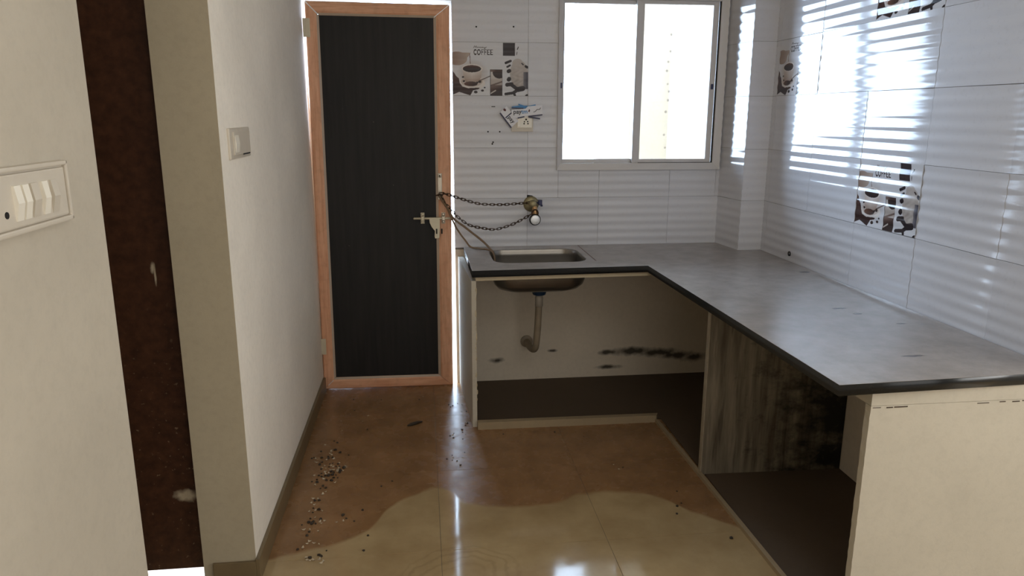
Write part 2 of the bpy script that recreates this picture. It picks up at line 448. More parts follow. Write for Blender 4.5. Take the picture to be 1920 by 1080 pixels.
def mural_mesh(w, h, ph):
    nx, nz = 264, 180; verts = []; cols = []
    for j in range(nz+1):
        z = h*j/nz
        for i in range(nx+1):
            x = w*i/nx
            e = 0
            verts.append((min(max(x, .0007), w-.0007), -ripple(ph+z)+e, min(max(z, .0007), h-.0007)))
            cols.extend((*lin(print_color(x/w*698, 490-z/h*490)), 1))
    faces = []; s = nx+1
    for j in range(nz):
        for i in range(nx): faces.append((j*s+i, j*s+i+1, (j+1)*s+i+1, (j+1)*s+i))
    # back and sides
    base = len(verts)
    for (x, z) in ((.0007, .0007), (w-.0007, .0007), (w-.0007, h-.0007), (.0007, h-.0007)):
        verts.append((x, TH*.5, z)); cols.extend((.5, .5, .5, 1))
    c = [0, nx, nz*s+nx, nz*s]
    faces += [(c[0], base, base+1, c[1]), (c[1], base+1, base+2, c[2]), (c[2], base+2, base+3, c[3]), (c[3], base+3, base, c[0])]
    me = bpy.data.meshes.new('printed_tile'); me.from_pydata(verts, [], faces)
    at = me.color_attributes.new('print', 'FLOAT_COLOR', 'POINT'); at.data.foreach_set('color', cols)
    for p in me.polygons: p.use_smooth = p.index < nx*nz
    me.materials.append(M_print)
    return me

# ------------------------------------------------------------------ SETTING
ZC = 2.85                                   # ceiling
# floor: grout bed, then each vitrified tile
floor = boxes('floor', [(-2.0, 4.2, -3.6, 4.0, -.12, -.0015)], M_grout, None, 'structure')
bm = bmesh.new(); box(bm, .0006, .5994, .0006, .5994, -.009, 0, .0008); tme = done(bm, 'floor_tile'); tme.materials.append(M_floor)
for ix in range(-4, 7):
    for iy in range(-6, 3):
        x0, y0 = .031+.6*ix, 2.33+.6*iy
        if x0 > 4: continue
        if y0+.6 > 4.0 or x0 < -2.0:
            w = min(.6, 4.0-y0)
            bm = bmesh.new(); box(bm, .0006, .5994, .0006, w-.0006, -.009, 0, .0008)
            me = done(bm, 'floor_tile_cut'); me.materials.append(M_floor)
        else: me = tme
        o = link('tile', me, None, floor); o.location = (x0, y0, 0)
boxes('floor_shade_sheet', [(.237, 1.767, 3.36, 3.999, 0, .004), (1.166, 1.767, 1.812, 3.36, 0, .004)], paint('shade_dark_floor_bed', (92, 78, 64)), None, 'structure')  # thin dark sheet: the shade under the counter put into its colour
ceiling = boxes('ceiling', [(-2.0, 4.2, -3.6, 4.13, ZC, ZC+.12)], M_ceil, None, 'structure')

# back wall: painted masonry below the counter, bedding behind the tiles above it
wall_back = empty('wall_back', (0, 0, 0), 'structure')
boxes('painted_wall', [(.166, 1.93, 4.0, 4.13, -.05, .775)], M_under, wall_back)
WX0, WX1, WZ0, WZ1 = .735, 1.632, 1.215, 2.10
boxes('masonry', [(.166, WX0, 4.0035, 4.13, .775, ZC), (WX0, WX1, 4.0035, 4.13, .775, WZ0), (WX0, WX1, 4.0035, 4.13, WZ1, ZC),
                  (WX1, 1.93, 4.0035, 4.13, .775, ZC), (-.743, .166, 4.0, 4.13, 2.066, ZC)], M_grout, wall_back)
wall_right = empty('wall_right', (0, 0, 0), 'structure')
boxes('painted_wall', [(1.768, 1.93, 1.812, 4.0, -.05, .757)], M_under, wall_right)
boxes('masonry', [(1.8135, 1.93, 1.80, 4.0, .757, ZC)], M_grout, wall_right)

mural = mural_mesh(.3985, .27, 0.0)
mural_back = mural.copy(); mural_back.materials[0] = M_printb
def rects_minus(x0, x1, z0, z1, hx0, hx1, hz0, hz1):
    if x1 <= hx0 or x0 >= hx1 or z1 <= hz0 or z0 >= hz1: return [(x0, x1, z0, z1)]
    out = []
    if x0 < hx0: out.append((x0, hx0, z0, z1)); x0 = hx0
    if x1 > hx1: out.append((hx1, x1, z0, z1)); x1 = hx1
    if z0 < hz0: out.append((x0, x1, z0, hz0))
    if z1 > hz1: out.append((x0, x1, hz1, z1))
    return out
ROWS = [.785+.27*k for k in range(8)]
def jit(o, amt=.0035):
    o.rotation_euler.x += random.uniform(-amt, amt); o.rotation_euler.z += random.uniform(-amt, amt)
for k, z0 in enumerate(ROWS):
    z1 = min(z0+.27, ZC)
    for x0, x1 in ((.1665, .565), (.565, .9635), (.9635, 1.365), (1.365, 1.668)):
        if k == 3 and x0 < .2:
            o = link('printed_tile', mural_back, None, wall_back); o.location = (x0, 4.0, z0); continue
        for r in rects_minus(x0, x1, z0, z1, WX0, WX1, WZ0, WZ1):
            o = link('tile', tile_mesh(r[1]-r[0], r[3]-r[2], (r[2]-z0) % PITCH, M_tileb), None, wall_back)
            o.location = (r[0], 4.0, r[2]); jit(o, .0015)
YJ = [3.705, 3.305, 2.905, 2.505, 2.105, 1.80]
for k, z0 in enumerate(ROWS):
    z1 = min(z0+.27, ZC)
    for ya, yb in zip(YJ, YJ[1:]):
        if (k == 1 and ya == 2.905) or (k == 3 and ya == 3.705) or (k == 4 and ya == 2.905):
            o = link('printed_tile', mural, None, wall_right)
        else: o = link('tile', tile_mesh(ya-yb, z1-z0, 0), None, wall_right)
        o.location = (1.81, ya, z0); o.rotation_euler = (0, 0, -PI/2)
        o.rotation_euler.z += random.uniform(-.003, .003); o.rotation_euler.y = random.uniform(-.003, .003)
    o = link('tile', tile_mesh(.045, z1-z0, 0), None, wall_right); o.location = (1.81, 3.75, z0); o.rotation_euler = (0, 0, -PI/2)

# tiled pillar standing in the far right corner (its left face leans a little out of square)
pil = empty('wall_corner', (0, 0, 0), 'structure')
bm = bmesh.new(); prism(bm, [(1.655, 4.0), (1.685, 3.7535), (1.8135, 3.7535), (1.8135, 4.0)], .757, ZC, 'z')
link('masonry', done(bm, 'pillar_core'), M_grout, pil)
ang = math.atan2(3.7535-4.0, 1.685-1.655)
for z0 in ROWS:
    z1 = min(z0+.27, ZC)
    o = link('tile', tile_mesh(.130, z1-z0, 0, M_tileb), None, pil); o.location = (1.682, 3.75, z0)
    o = link('tile', tile_mesh(.2515, z1-z0, 0), None, pil); o.location = (1.651, 4.0, z0); o.rotation_euler = (0, random.uniform(-.002, .002), ang)

# left walls
boxes('wall_left', [(-.743, -.577, 2.2401, 4.13, -.05, ZC)], M_left, None, 'structure')
boxes('wall_return', [(-.7432, -.5772, 2.2385, 2.30, 0, ZC)], M_jamb, None, 'structure')
boxes('wall_hall', [(-.80, -.70, -3.6, 1.707, -.05, ZC)], M_cream, None, 'structure')
boxes('wall_passage', [(-2.0, -.743, 2.24, 2.36, 2.10, ZC), (-2.0, -1.56, 2.24, 2.36, -.05, 2.10), (-2.12, -2.0, 1.5, 2.36, -.05, ZC), (-2.0, -.80, 1.40, 1.52, -.05, ZC)], M_cream, None, 'structure')
boxes('wall_front', [(-.8, 4.2, -3.72, -3.6, -.05, ZC)], M_cream, None, 'structure')
boxes('wall_side', [(4.2, 4.32, -3.72, 1.0, -.05, ZC), (1.93, 4.32, 1.88, 2.0, -.05, ZC), (4.2, 4.32, 1.0, 2.0, -.05, ZC)], M_cream, None, 'structure')
boxes('baseboard_left', [(-.577, -.563, 2.2275, 3.955, 0, .078)], M_skirt, None, 'structure', .002)
boxes('baseboard_front', [(-.712, -.5765, 2.2275, 2.2384, 0, .070)], M_skirt, None, 'structure', .002)

# brown door seen past the end of the near wall
d2 = empty('door_2', (-1.15, 2.27, 0), 'structure')
bm = bmesh.new(); box(bm, -.405, .403, 0, .035, .036, 2.095, .002); link('door_leaf', done(bm, 'leaf'), M_brown, d2)
bm = bmesh.new(); tube(bm, spline([(-.33, -.002, 1.02), (-.33, -.05, 1.02), (-.31, -.055, 1.02), (-.22, -.055, 1.02)], 5), .009, 10); link('door_handle', done(bm, 'handle', True), M_steel, d2)

# ------------------------------------------------------------------ back door leaf (hangs slightly out of square)
d1 = empty('door_1', (-.5755, 3.965, .004), 'structure')
d1.rotation_euler = (0, .0070, 0)
DW, DH, DT = .717, 2.042, .032
FW, FR = .066, .082
def profile_bar(a, b, va, vb, mat, name):
    """one mitred frame profile: outer edge a-b, inner edge va-vb (x,z); raised middle, sloped inner lip"""
    a, b, va, vb = map(Vector, (a, b, va, vb)); bm = bmesh.new()
    steps = [(0, .006), (.08, 0), (.30, -.003), (.72, -.003), (.84, .002), (1, .008)]
    F = []
    for t, d in steps:
        p, q = a.lerp(va, t), b.lerp(vb, t); F.append(((p.x, d, p.y), (q.x, d, q.y)))
    rows = [[bm.verts.new(p), bm.verts.new(q)] for p, q in F]
    back = [[bm.verts.new((p[0], DT, p[2])), bm.verts.new((q[0], DT, q[2]))] for p, q in (F[0], F[-1])]
    loop = rows + [back[1], back[0]]
    for i in range(len(loop)):
        A, B = loop[i], loop[(i+1) % len(loop)]; bm.faces.new((A[0], A[1], B[1], B[0]))
    bm.faces.new([r[0] for r in loop]); bm.faces.new([r[1] for r in loop][::-1])
    o = link(name, done(bm, name), mat, d1); o.data.materials.append(M_bead)
    for f in o.data.polygons:
        if f.normal.y < -.2 and 4 <= f.index <= 4: f.material_index = 1
    return o
m = .0012
profile_bar((0, m), (0, DH-m), (FW, FW+m), (FW, DH-FW-m), M_woodv, 'door_stile')
profile_bar((DW, DH-m), (DW, m), (DW-FR, DH-FW-m), (DW-FR, FW+m), M_woodv, 'door_stile')
profile_bar((m, 0), (DW-m, 0), (FW+m, FW), (DW-FR-m, FW), M_woodh, 'door_rail')
profile_bar((DW-m, DH), (m, DH), (DW-FR-m, DH-FW), (FW+m, DH-FW), M_woodh, 'door_rail')
def seam(x0, z0, x1, z1, w=.0028):  # white strips standing in for light leaking through the mitre gaps
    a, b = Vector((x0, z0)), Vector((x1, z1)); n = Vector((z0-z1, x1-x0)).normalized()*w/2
    bm = bmesh.new(); prism(bm, [tuple(a-n), tuple(b-n), tuple(b+n), tuple(a+n)], -.0036, .006); o = link('mitre_light_line', done(bm, 'seam'), M_lockface, d1); o['label'] = 'white strip standing in for light through a frame corner gap'
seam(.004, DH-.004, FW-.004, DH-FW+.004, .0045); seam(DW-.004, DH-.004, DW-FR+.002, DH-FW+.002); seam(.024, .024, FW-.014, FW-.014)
boxes('door_panel', [(FW-.004, DW-FR+.004, .010, .026, FW-.004, DH-FW+.004)], M_panel, d1)
for hz in (1.915, .25):
    bm = bmesh.new(); box(bm, -.013, .022, -.0045, -.001, hz-.045, hz+.045, .001)
    lathe(bm, [(.005, -.045), (.005, .045)], 10, TRS((-.006, -.003, hz)))
    link('hinge', done(bm, 'hinge'), M_bolt, d1)
bm = bmesh.new(); prism(bm, [(-.577, 0), (-.553, 0), (-.5555, .9), (-.5700, 1.55), (-.5765, 1.70), (-.577, 1.70)], 4.0, 4.05)
link('trim_1', done(bm, 'jamb'), M_left, None, 'structure')
def onleaf(x, z): return (x+.5755-.0070*z, z-.004+.0070*(x+.5755))      # world x,z -> leaf coordinates
# aldrop bolt on the leaf: rod, guides with domed screws, slotted flap, and the staple plate above
ab = empty('slide_bolt', (0, 0, 0)); ab.parent = d1
x0, zb = onleaf(-.056, .957); x1 = onleaf(.140, 0)[0]
bm = bmesh.new(); tube(bm, [(x0, -.016, zb), (x0+.004, -.016, zb), (x1-.004, -.016, zb), (x1, -.016, zb)], [.004, .0062, .0062, .004], 10); link('bolt_rod', done(bm, 'rod', True), M_bolt, ab)
for gx in (-.0135, .0975):
    X = onleaf(gx, 0)[0]; bm = bmesh.new()
    box(bm, X-.008, X+.008, -.0245, -.003, zb-.011, zb+.011, .002); box(bm, X-.010, X+.010, -.005, -.0028, zb-.030, zb+.030, .001)
    for s in (-1, 1): lathe(bm, [(.0095, 0), (.0085, .004), (.005, .0065), (.001, .007)], 12, TRS((X, -.005, zb+s*.0195)) @ FRONT)
    link('bolt_guide', done(bm, 'guide'), M_bolt if gx < 0 else M_steel, ab)
fx = onleaf(.022, 0)[0]
fp = [(0, .004), (.056, .004), (.056, -.05), (.052, -.10), (.030, -.103), (.027, -.092), (.029, -.062), (.012, -.040), (.002, -.018)]
bm = bmesh.new(); prism(bm, [(fx+u, zb-.005+v) for u, v in fp], -.022, -.019); link('bolt_flap', done(bm, 'flap'), M_bolt, ab)
for sx in (.034, .062):
    bm = bmesh.new(); box(bm, fx+sx, fx+sx+.008, -.0232, -.0215, zb-.083, zb-.055, .0005); link('slot', done(bm, 'slot'), M_hole, ab)
hx, hz = onleaf(.089, 1.125)
hp = empty('hasp', (0, 0, 0)); hp.parent = d1
bm = bmesh.new(); box(bm, hx-.011, hx+.011, -.0055, -.003, hz-.07, hz+.07, .0015)
lathe(bm, [(.0115, 0), (.0105, .003), (.004, .0045), (.001, .0047)], 14, TRS((hx-.001, -.0055, hz+.057)) @ FRONT)
link('hasp_plate', done(bm, 'hasp_plate'), M_steel, hp)
bm = bmesh.new(); tube(bm, spline([(hx-.012, -.004, hz-.045), (hx-.012, -.028, hz-.045), (hx, -.034, hz-.045), (hx+.012, -.028, hz-.045), (hx+.012, -.004, hz-.045)], 4), .0035, 8)
link('staple', done(bm, 'staple', True), M_rust, hp)
bm = bmesh.new(); lathe(bm, [(.004, 0), (.003, .001)], 10, TRS((hx-.001, -.0100, hz+.057)) @ FRONT); link('screw', done(bm, 'screw'), M_hole, hp)

# ------------------------------------------------------------------ window: outer frame, two sliding sashes with panes and latches
w1 = empty('window_1', (0, 0, 0), 'structure')
def frame_mesh(x0, x1, z0, z1, wl, wr, wb, wt, ya, yb, slope=0.0):
    """mitred rectangular frame; the inner edge lies `slope` deeper than the outer one"""
    bm = bmesh.new()
    O = [(x0, z0), (x1, z0), (x1, z1), (x0, z1)]; I = [(x0+wl, z0+wb), (x1-wr, z0+wb), (x1-wr, z1-wt), (x0+wl, z1-wt)]
    def ring(P, y): return [bm.verts.new((u, y, v)) for u, v in P]
    a, b, c, d = ring(O, ya), ring(I, ya+slope), ring(I, yb), ring(O, yb)
    for A, B in ((a, b), (b, c), (c, d), (d, a)):
        for i in range(4): bm.faces.new((A[i], A[(i+1) % 4], B[(i+1) % 4], B[i]))
    return done(bm, 'frame')
link('outer_frame', frame_mesh(.724, 1.643, 1.205, 2.11, .022, .040, .036, .022, 3.982, 4.075, .010), M_alu, w1)
boxes('gasket', [(1.597, 1.6035, 4.0, 4.008, 1.241, 2.088), (1.18, 1.6, 4.003, 4.006, 1.2408, 1.2435)], M_gasket, w1)
def sash(x0, x1, z0, z1, wl, wr, ya, latch_x, ly=None):
    ly = ya if ly is None else ly
    s = empty('sash', (0, 0, 0)); s.parent = w1
    link('sash_frame', frame_mesh(x0, x1, z0, z1, wl, wr, .021, .020, ya, ya+.024, .004), M_alu, s)
    boxes('pane', [(x0+wl-.004, x1-wr+.004, ya+.010, ya+.015, z0+.017, z1-.016)], M_glass, s)
    boxes('latch', [(latch_x-.006, latch_x+.006, ly-.004, ly+.001, 1.636, 1.664)], M_blue, s, None, .001)
sash(.744, 1.178, 1.2405, 2.090, .021, .030, 4.036, .7405, 3.992)
sash(1.146, 1.596, 1.2405, 2.090, .042, .030, 4.008, 1.581)

# ------------------------------------------------------------------ outside: balcony floor, added sky-blocking slab, cream duct walls, open sky
boxes('floor_outside', [(-4.0, 5.0, 4.0, 9.0, -.12, -.002), (-3.2, -.743, 2.36, 4.0, -.12, -.002)], M_outfloor, None, 'structure')
boxes('sky_blocker_slab', [(.55, 2.3, 4.13, 4.6, 2.44, 2.54)], M_out, None, 'structure')  # unseen slab over the window, added to block steep sky light
boxes('wall_outside', [(1.245, 2.2, 5.2, 5.35, -.05, 3.4), (1.74, 1.9, 4.13, 5.2, -.05, 3.4)], M_out, None, 'structure')

# ------------------------------------------------------------------ COUNTER
CT0, CT1 = .757, .790
def counter_outline():
    return [(.212, 3.992), (.216, 3.355), (1.070, 3.386), (1.104, 1.757), (1.806, 1.786), (1.806, 3.745), (1.68, 3.745), (1.652, 3.992)]
def rrect(x0, x1, y0, y1, r, n=8):
    out = []
    for cx, cy, a0 in ((x1-r, y1-r, 0), (x0+r, y1-r, 90), (x0+r, y0+r, 180), (x1-r, y0+r, 270)):
        for k in range(n+1):
            a = math.radians(a0+90*k/n); out.append((cx+r*math.cos(a), cy+r*math.sin(a)))
    return out
SINK = (.337, .812, 3.520, 3.885, .085)
def slab_with_hole(outer, inner, z0, z1, bev):
    cu = bpy.data.curves.new('slab', 'CURVE'); cu.dimensions = '2D'; cu.fill_mode = 'BOTH'
    for P in (outer, inner):
        if not P: continue
        s = cu.splines.new('POLY'); s.points.add(len(P)-1); s.use_cyclic_u = True
        for q, p in zip(s.points, P): q.co = (p[0], p[1], 0, 1)
    cu.extrude = (z1-z0)/2-bev; cu.bevel_depth = bev; cu.bevel_resolution = 1; cu.offset = -bev
    o = bpy.data.objects.new('tmp', cu); COL.objects.link(o)
    me = bpy.data.meshes.new_from_object(o.evaluated_get(bpy.context.evaluated_depsgraph_get()))
    bpy.data.objects.remove(o)
    for v in me.vertices: v.co.z += (z0+z1)/2
    me.materials.clear()
    return me
ctop = empty('countertop', (1.0, 3.3, CT0))
tag(ctop, 'L-shaped dusty black granite countertop with a dark polished edge under the window', 'countertop')
def cpart(name, me, mat):
    o = link(name, me, mat, ctop); o.location = (-1.0, -3.3, -CT0); return o
cpart('slab', slab_with_hole(counter_outline(), rrect(*SINK), CT0, CT1, .002), M_granite)
bm = bmesh.new()
prism(bm, [(.235, 3.372), (1.088, 3.402), (1.088, 3.452), (.235, 3.422)], .737, CT0-.0005, 'z')
box(bm, .237, .30, 3.43, 3.985, .737, CT0-.0005)
o = cpart('mortar_bed', done(bm, 'mortar'), M_mortar); o['label'] = 'cream mortar bed under the granite'
bm = bmesh.new(); box(bm, .8465, .8495, 3.535, 3.98, CT1-.001, CT1+.0006)
o = cpart('joint_line', done(bm, 'joint'), simple('red_brown_joint_filler', (96, 58, 46), .8)); o['label'] = 'reddish joint line beside the sink'

# left end panel, marble slab, near pier, kerb
bm = bmesh.new()
A = [(.181, 4.0), (.214, 3.372), (.236, 3.372), (.212, 4.0)]
prism(bm, A, 0, .737, 'z'); me = done(bm, 'end_panel'); lp = link('end_panel', me, M_pier)
tag(lp, 'thin cream plastered end panel under the countertop beside the dark door', 'panel')
# chipped plaster along its front edge
bm = bmesh.new()
for k in range(26):
    z = .03+.68*random.random(); r = random.uniform(.003, .008)
    bmesh.ops.create_icosphere(bm, subdivisions=1, radius=r, matrix=Matrix.Translation((.2345+random.uniform(-.003, .003), 3.372+random.uniform(-.001, .002), z)) @ Matrix.Diagonal((.6, .5, random.uniform(1, 2.2), 1)))
o = link('chipped_edge', done(bm, 'chips'), M_mortar, lp); o['kind'] = 'stuff'
bm = bmesh.new(); prism(bm, [(1.150, 2.765), (1.150, 2.795), (1.766, 2.775), (1.766, 2.745)], 0, .7565, 'z')
sl = link('support_slab', done(bm, 'slab'), M_slab)
tag(sl, 'stained grey marble slab standing under the long arm of the countertop', 'slab')
bm = bmesh.new(); box(bm, 1.1465, 1.150, 2.767, 2.793, .001, .735); o = link('pale_edge', done(bm, 'edge'), simple('pale_cut_edge', (156, 146, 128), .5, 0, .3, 30), sl)

pier = empty('counter_pier', (1.5, 1.83, 0)); tag(pier, 'cream painted masonry pier under the near end of the countertop', 'pier')
bm = bmesh.new(); box(bm, 1.222, 1.93, 1.785, 1.810, 0, .7115)
# ragged left arris
bmesh.ops.subdivide_edges(bm, edges=[e for e in bm.edges if abs(e.verts[0].co.z-e.verts[1].co.z) > .3], cuts=40, use_grid_fill=True)
for v in bm.verts:
    if abs(v.co.x-1.222) < 1e-4: v.co.x += random.uniform(-.0008, .0008)
me = done(bm, 'pier'); o = link('masonry', me, M_pier, pier); o.location = (-1.5, -1.83, 0)
bm = bmesh.new()   # plaster cap between pier and granite, its left end broken off at a slant
box(bm, 1.2225, 1.767, 1.7848, 2.03, .7125, .7565)
box(bm, 1.767, 1.93, 1.7848, 1.810, .7125, .7565)
o = link('plaster_cap', done(bm, 'cap'), M_pier, pier); o.location = (-1.5, -1.83, 0)
bm = bmesh.new(); x = 1.228
while x < 1.78:
    w = random.uniform(.012, .05)
    if random.random() < .6: box(bm, x, min(x+w, 1.8), 1.7838, 1.786, .7055+random.uniform(-.0012, .0012), .7078+random.uniform(-.001, .0012))
    x += w+random.uniform(.004, .03)
o = link('hairline_crack', done(bm, 'crack'), simple('crack_shadow_dirt', (66, 52, 40), .9), pier); o.location = (-1.5, -1.83, 0); o['kind'] = 'stuff'

kerb = empty('kerb', (1.1, 3.3, 0)); tag(kerb, 'low cream kerb on the floor along the open front of the counter', 'kerb')
bm = bmesh.new(); prism(bm, [(.2365, 3.335), (1.13, 3.325), (1.145, 3.355), (.2365, 3.368)], 0, .037, 'z')
o = link('kerb_strip', done(bm, 'kerb'), M_kerb, kerb); o.location = (-1.1, -3.3, 0)
bm = bmesh.new(); prism(bm, [(1.124, 3.3255), (1.140, 3.3255), (1.165, 1.885), (1.147, 1.885)], 0, .016, 'z')
o = link('kerb_strip', done(bm, 'kerb'), M_kerb, kerb); o.location = (-1.1, -3.3, 0)

# ------------------------------------------------------------------ sink with waste pipe
sk = empty('sink', (.58, 3.70, .60)); tag(sk, 'stainless steel sink bowl set into the counter corner by the tap, waste pipe below', 'sink')
bm = bmesh.new()
def sring(ins, z, r): return [(x-.58, y-3.70, z-.60) for x, y in rrect(SINK[0]-.004+ins, SINK[1]+.004-ins, SINK[2]-.004+ins, SINK[3]+.004-ins, max(.02, r), 8)]
outer = [sring(-.018, .7565, .10), sring(-.018, .7545, .10), sring(-.002, .7535, .09), sring(.004, .70, .088), sring(.014, .662, .09), sring(.034, .638, .09), sring(.07, .623, .08), sring(.13, .617, .05)]
inner = [sring(.133, .619, .05), sring(.071, .6255, .08), sring(.036, .640, .09), sring(.0165, .664, .09), sring(.0065, .70, .087), sring(.0065, .7565, .080), sring(.006, .788, .081), sring(.0045, .7895, .082), sring(.0042, .7565, .083)]
ring_loft(bm, outer+inner+[outer[0]], False, False)
# floor of the bowl
bm.faces.new([bm.verts.new(p) for p in sring(.13, .617, .05)][::-1]); bm.faces.new([bm.verts.new(p) for p in sring(.133, .619, .05)])
link('bowl', done(bm, 'bowl', True), M_sink, sk)
bm = bmesh.new(); lathe(bm, [(.02, -.045), (.034, -.040), (.040, -.02), (.043, -.014), (.043, -.006), (.055, -.002), (.055, 0)], 20, TRS((.014, .03, .0165)))
link('drain_nut', done(bm, 'nut', False), M_teal, sk)
pp = spline([(.594, 3.73, .58), (.592, 3.73, .50), (.589, 3.735, .40), (.584, 3.75, .30), (.580, 3.775, .262), (.573, 3.82, .245), (.568, 3.90, .238), (.566, 3.992, .236)], 6)
bm = bmesh.new(); tube(bm, [(x-.58, y-3.70, z-.60) for x, y, z in pp], .0185, 14); wp = link('waste_pipe', done(bm, 'pipe', True), M_pvc, sk)
bm = bmesh.new(); lathe(bm, [(.021, 0), (.0215, .045), (.019, .06)], 14, TRS((.0135, .03, -.088))); link('pipe_collar', done(bm, 'collar', True), simple('pale_pvc_collar', (170, 162, 150), .45), wp)
bm = bmesh.new(); lathe(bm, [(.036, 0), (.034, .006), (.022, .010)], 16, TRS((-.014, .2925, -.364)) @ FRONT); link('wall_flange', done(bm, 'flange'), M_pvc, wp)

# ------------------------------------------------------------------ tap, padlock, chains, cord
tp = empty('tap', (.59, 4.0, 1.026)); tag(tp, 'old brass bib tap with a blue lever on the tiles above the sink', 'tap')
bm = bmesh.new(); lathe(bm, [(.043, 0), (.043, .004), (.036, .010), (.026, .014)], 20, TRS((-.004, 0, -.004)) @ FRONT); link('flange', done(bm, 'flange', True), M_brass, tp)
bm = bmesh.new(); lathe(bm, [(.015, .0), (.016, .02), (.022, .028), (.024, .040), (.022, .052), (.012, .058)], 18, TRS((0, -.008, 0)) @ FRONT); link('tap_body', done(bm, 'body', True), M_brass, tp)
bm = bmesh.new(); tube(bm, spline([(.002, -.048, -.004), (.008, -.056, -.022), (.010, -.060, -.045), (.010, -.060, -.058)], 4), [.014]*4+[.0145]*4+[.0135]*4+[.016], 14); link('spout', done(bm, 'spout', True), M_brass2, tp)
bm = bmesh.new(); tube(bm, [(.015, -.040, .004), (.032, -.042, .008)], .006, 8); box(bm, .030, .050, -.054, -.030, -.006, .022, .003); box(bm, .042, .054, -.048, -.038, -.014, -.004, .002); link('lever', done(bm, 'lever'), M_blue, tp)
bm = bmesh.new(); prism(bm, [(-.028, .028), (-.026, .046), (.002, .042), (.018, .026), (0, .02)], -.0016, .002); link('broken_tile_hole', done(bm, 'hole'), M_hole, tp)

pl = empty('padlock', (.598, 3.925, .945)); tag(pl, 'round disc padlock with a bright steel face hanging from the tap', 'padlock')
bm = bmesh.new(); lathe(bm, [(.026, -.011), (.030, -.008), (.0315, 0), (.030, .008), (.027, .010)], 28, FRONT); link('lock_body', done(bm, 'body', True), M_black, pl)
bm = bmesh.new(); lathe(bm, [(.0262, .0095), (.0255, .0118), (.022, .0128), (.004, .0132), (.001, .0132)], 28, FRONT); link('lock_face', done(bm, 'face', True), M_lockface, pl)
bm = bmesh.new(); tube(bm, spline([(-.014, 0, .022), (-.017, 0, .038), (-.008, 0, .052), (.006, 0, .053), (.015, 0, .040), (.014, 0, .022)], 5), .0042, 8); link('shackle', done(bm, 'shackle', True), M_rust, pl)

# one chain link, long axis X, lying in the XZ plane
def link_mesh():
    bm = bmesh.new(); L, W = .0112, .0062; P = []
    for k in range(12):
        a = 2*PI*k/12; c, s = math.cos(a), math.sin(a)
        P.append((W*c+(L-W+.003)*(1 if c > .01 else -1 if c < -.01 else 0), 0, W*s))
    tube(bm, P, .0022, 6, True); return done(bm, 'link', True)
LK = link_mesh(); LK.materials.append(M_rust)
def chain(name, label, pts, step=.0200):
    c = empty(name, pts[0]); tag(c, label, 'chain')
    P = spline(pts, 24); acc = 0; last = P[0]; k = 0; nxt = 0
    for a, b in zip(P, P[1:]):
        d = (b-a).length
        while acc+d >= nxt:
            q = a.lerp(b, (nxt-acc)/d); t = (b-a).normalized()
            o = link('link', LK, None, c); o.location = q-Vector(pts[0])
            up = Vector((0, -1, 0)); y = (up-t*up.dot(t)).normalized(); z = t.cross(y)
            R = Matrix((t, y, z)).transposed()
            R = R @ Matrix.Rotation((0.25 if k % 2 else PI/2-.15)+random.uniform(-.2, .2), 3, 'X')
            o.rotation_euler = R.to_euler(); k += 1; nxt += step
        acc += d
    return c
chain('chain', 'upper rusty chain stretched from the door hasp to the tap', [(.078, 3.925, 1.085), (.100, 3.923, 1.092), (.144, 3.925, 1.081), (.187, 3.93, 1.066), (.258, 3.935, 1.043), (.315, 3.938, 1.031), (.415, 3.94, 1.027), (.502, 3.95, 1.030), (.575, 3.958, 1.034)])
chain('chain', 'lower sagging rusty chain looped from the door hasp to the padlock', [(.096, 3.918, 1.072), (.110, 3.918, 1.046), (.143, 3.922, 1.007), (.185, 3.93, .961), (.242, 3.935, .920), (.314, 3.938, .901), (.386, 3.938, .894), (.473, 3.935, .919), (.546, 3.93, .956), (.580, 3.924, .978)])
cd_ = empty('cord', (.09, 3.93, 1.07)); tag(cd_, 'thin brown cord hanging from the door hasp down into the sink', 'cord')
def cordstrand(pts, r):
    bm = bmesh.new(); P = spline(pts, 8); tube(bm, [Vector(p)-Vector((.09, 3.93, 1.07)) for p in P], r, 7); link('strand', done(bm, 'strand', True), M_cord, cd_)
cordstrand([(.084, 3.926, 1.080), (.098, 3.918, 1.055), (.129, 3.922, 1.008), (.162, 3.93, .952), (.213, 3.94, .912), (.256, 3.94, .877), (.313, 3.92, .832), (.350, 3.875, .797), (.362, 3.84, .780), (.365, 3.80, .735)], .0058)
cordstrand([(.096, 3.924, 1.078), (.110, 3.920, 1.050), (.160, 3.93, .930), (.190, 3.95, .875), (.222, 3.96, .830), (.250, 3.95, .7965), (.294, 3.90, .7965), (.345, 3.84, .7965), (.362, 3.80, .775), (.366, 3.76, .72)], .0050)

# ------------------------------------------------------------------ socket with paper strips stuck over it
so = empty('socket_outlet', (.54, 4.0, 1.46)); tag(so, 'white socket outlet with five pin holes and a switch under paper strips', 'socket')
bm = bmesh.new(); box(bm, -.064, .053, -.010, .004, -.047, .066, .002); link('back_box', done(bm, 'box'), M_switch, so)
bm = bmesh.new(); box(bm, -.036, .045, -.015, -.0095, -.030, .060, .002); scp = link('cover_plate', done(bm, 'plate'), M_rocker, so)
bm = bmesh.new(); box(bm, -.033, -.014, -.019, -.0145, -.024, .030, .002); link('switch', done(bm, 'switch'), M_rocker, scp)
for px, pz, r in ((.014, .014, .0050), (.005, .002, .0038), (.022, .003, .0038), (.003, -.008, .0040), (.024, -.008, .0040)):
    bm = bmesh.new(); lathe(bm, [(r, -.001), (r, .0012)], 10, TRS((px, -.0145, pz)) @ FRONT); link('pin_hole', done(bm, 'hole'), M_hole, scp)
for z, L in ((-.047, 1),):
    bm = bmesh.new(); box(bm, -.064, .053, -.013, -.009, -.0495, -.044, .001); link('lower_lip', done(bm, 'lip'), M_switch, so)

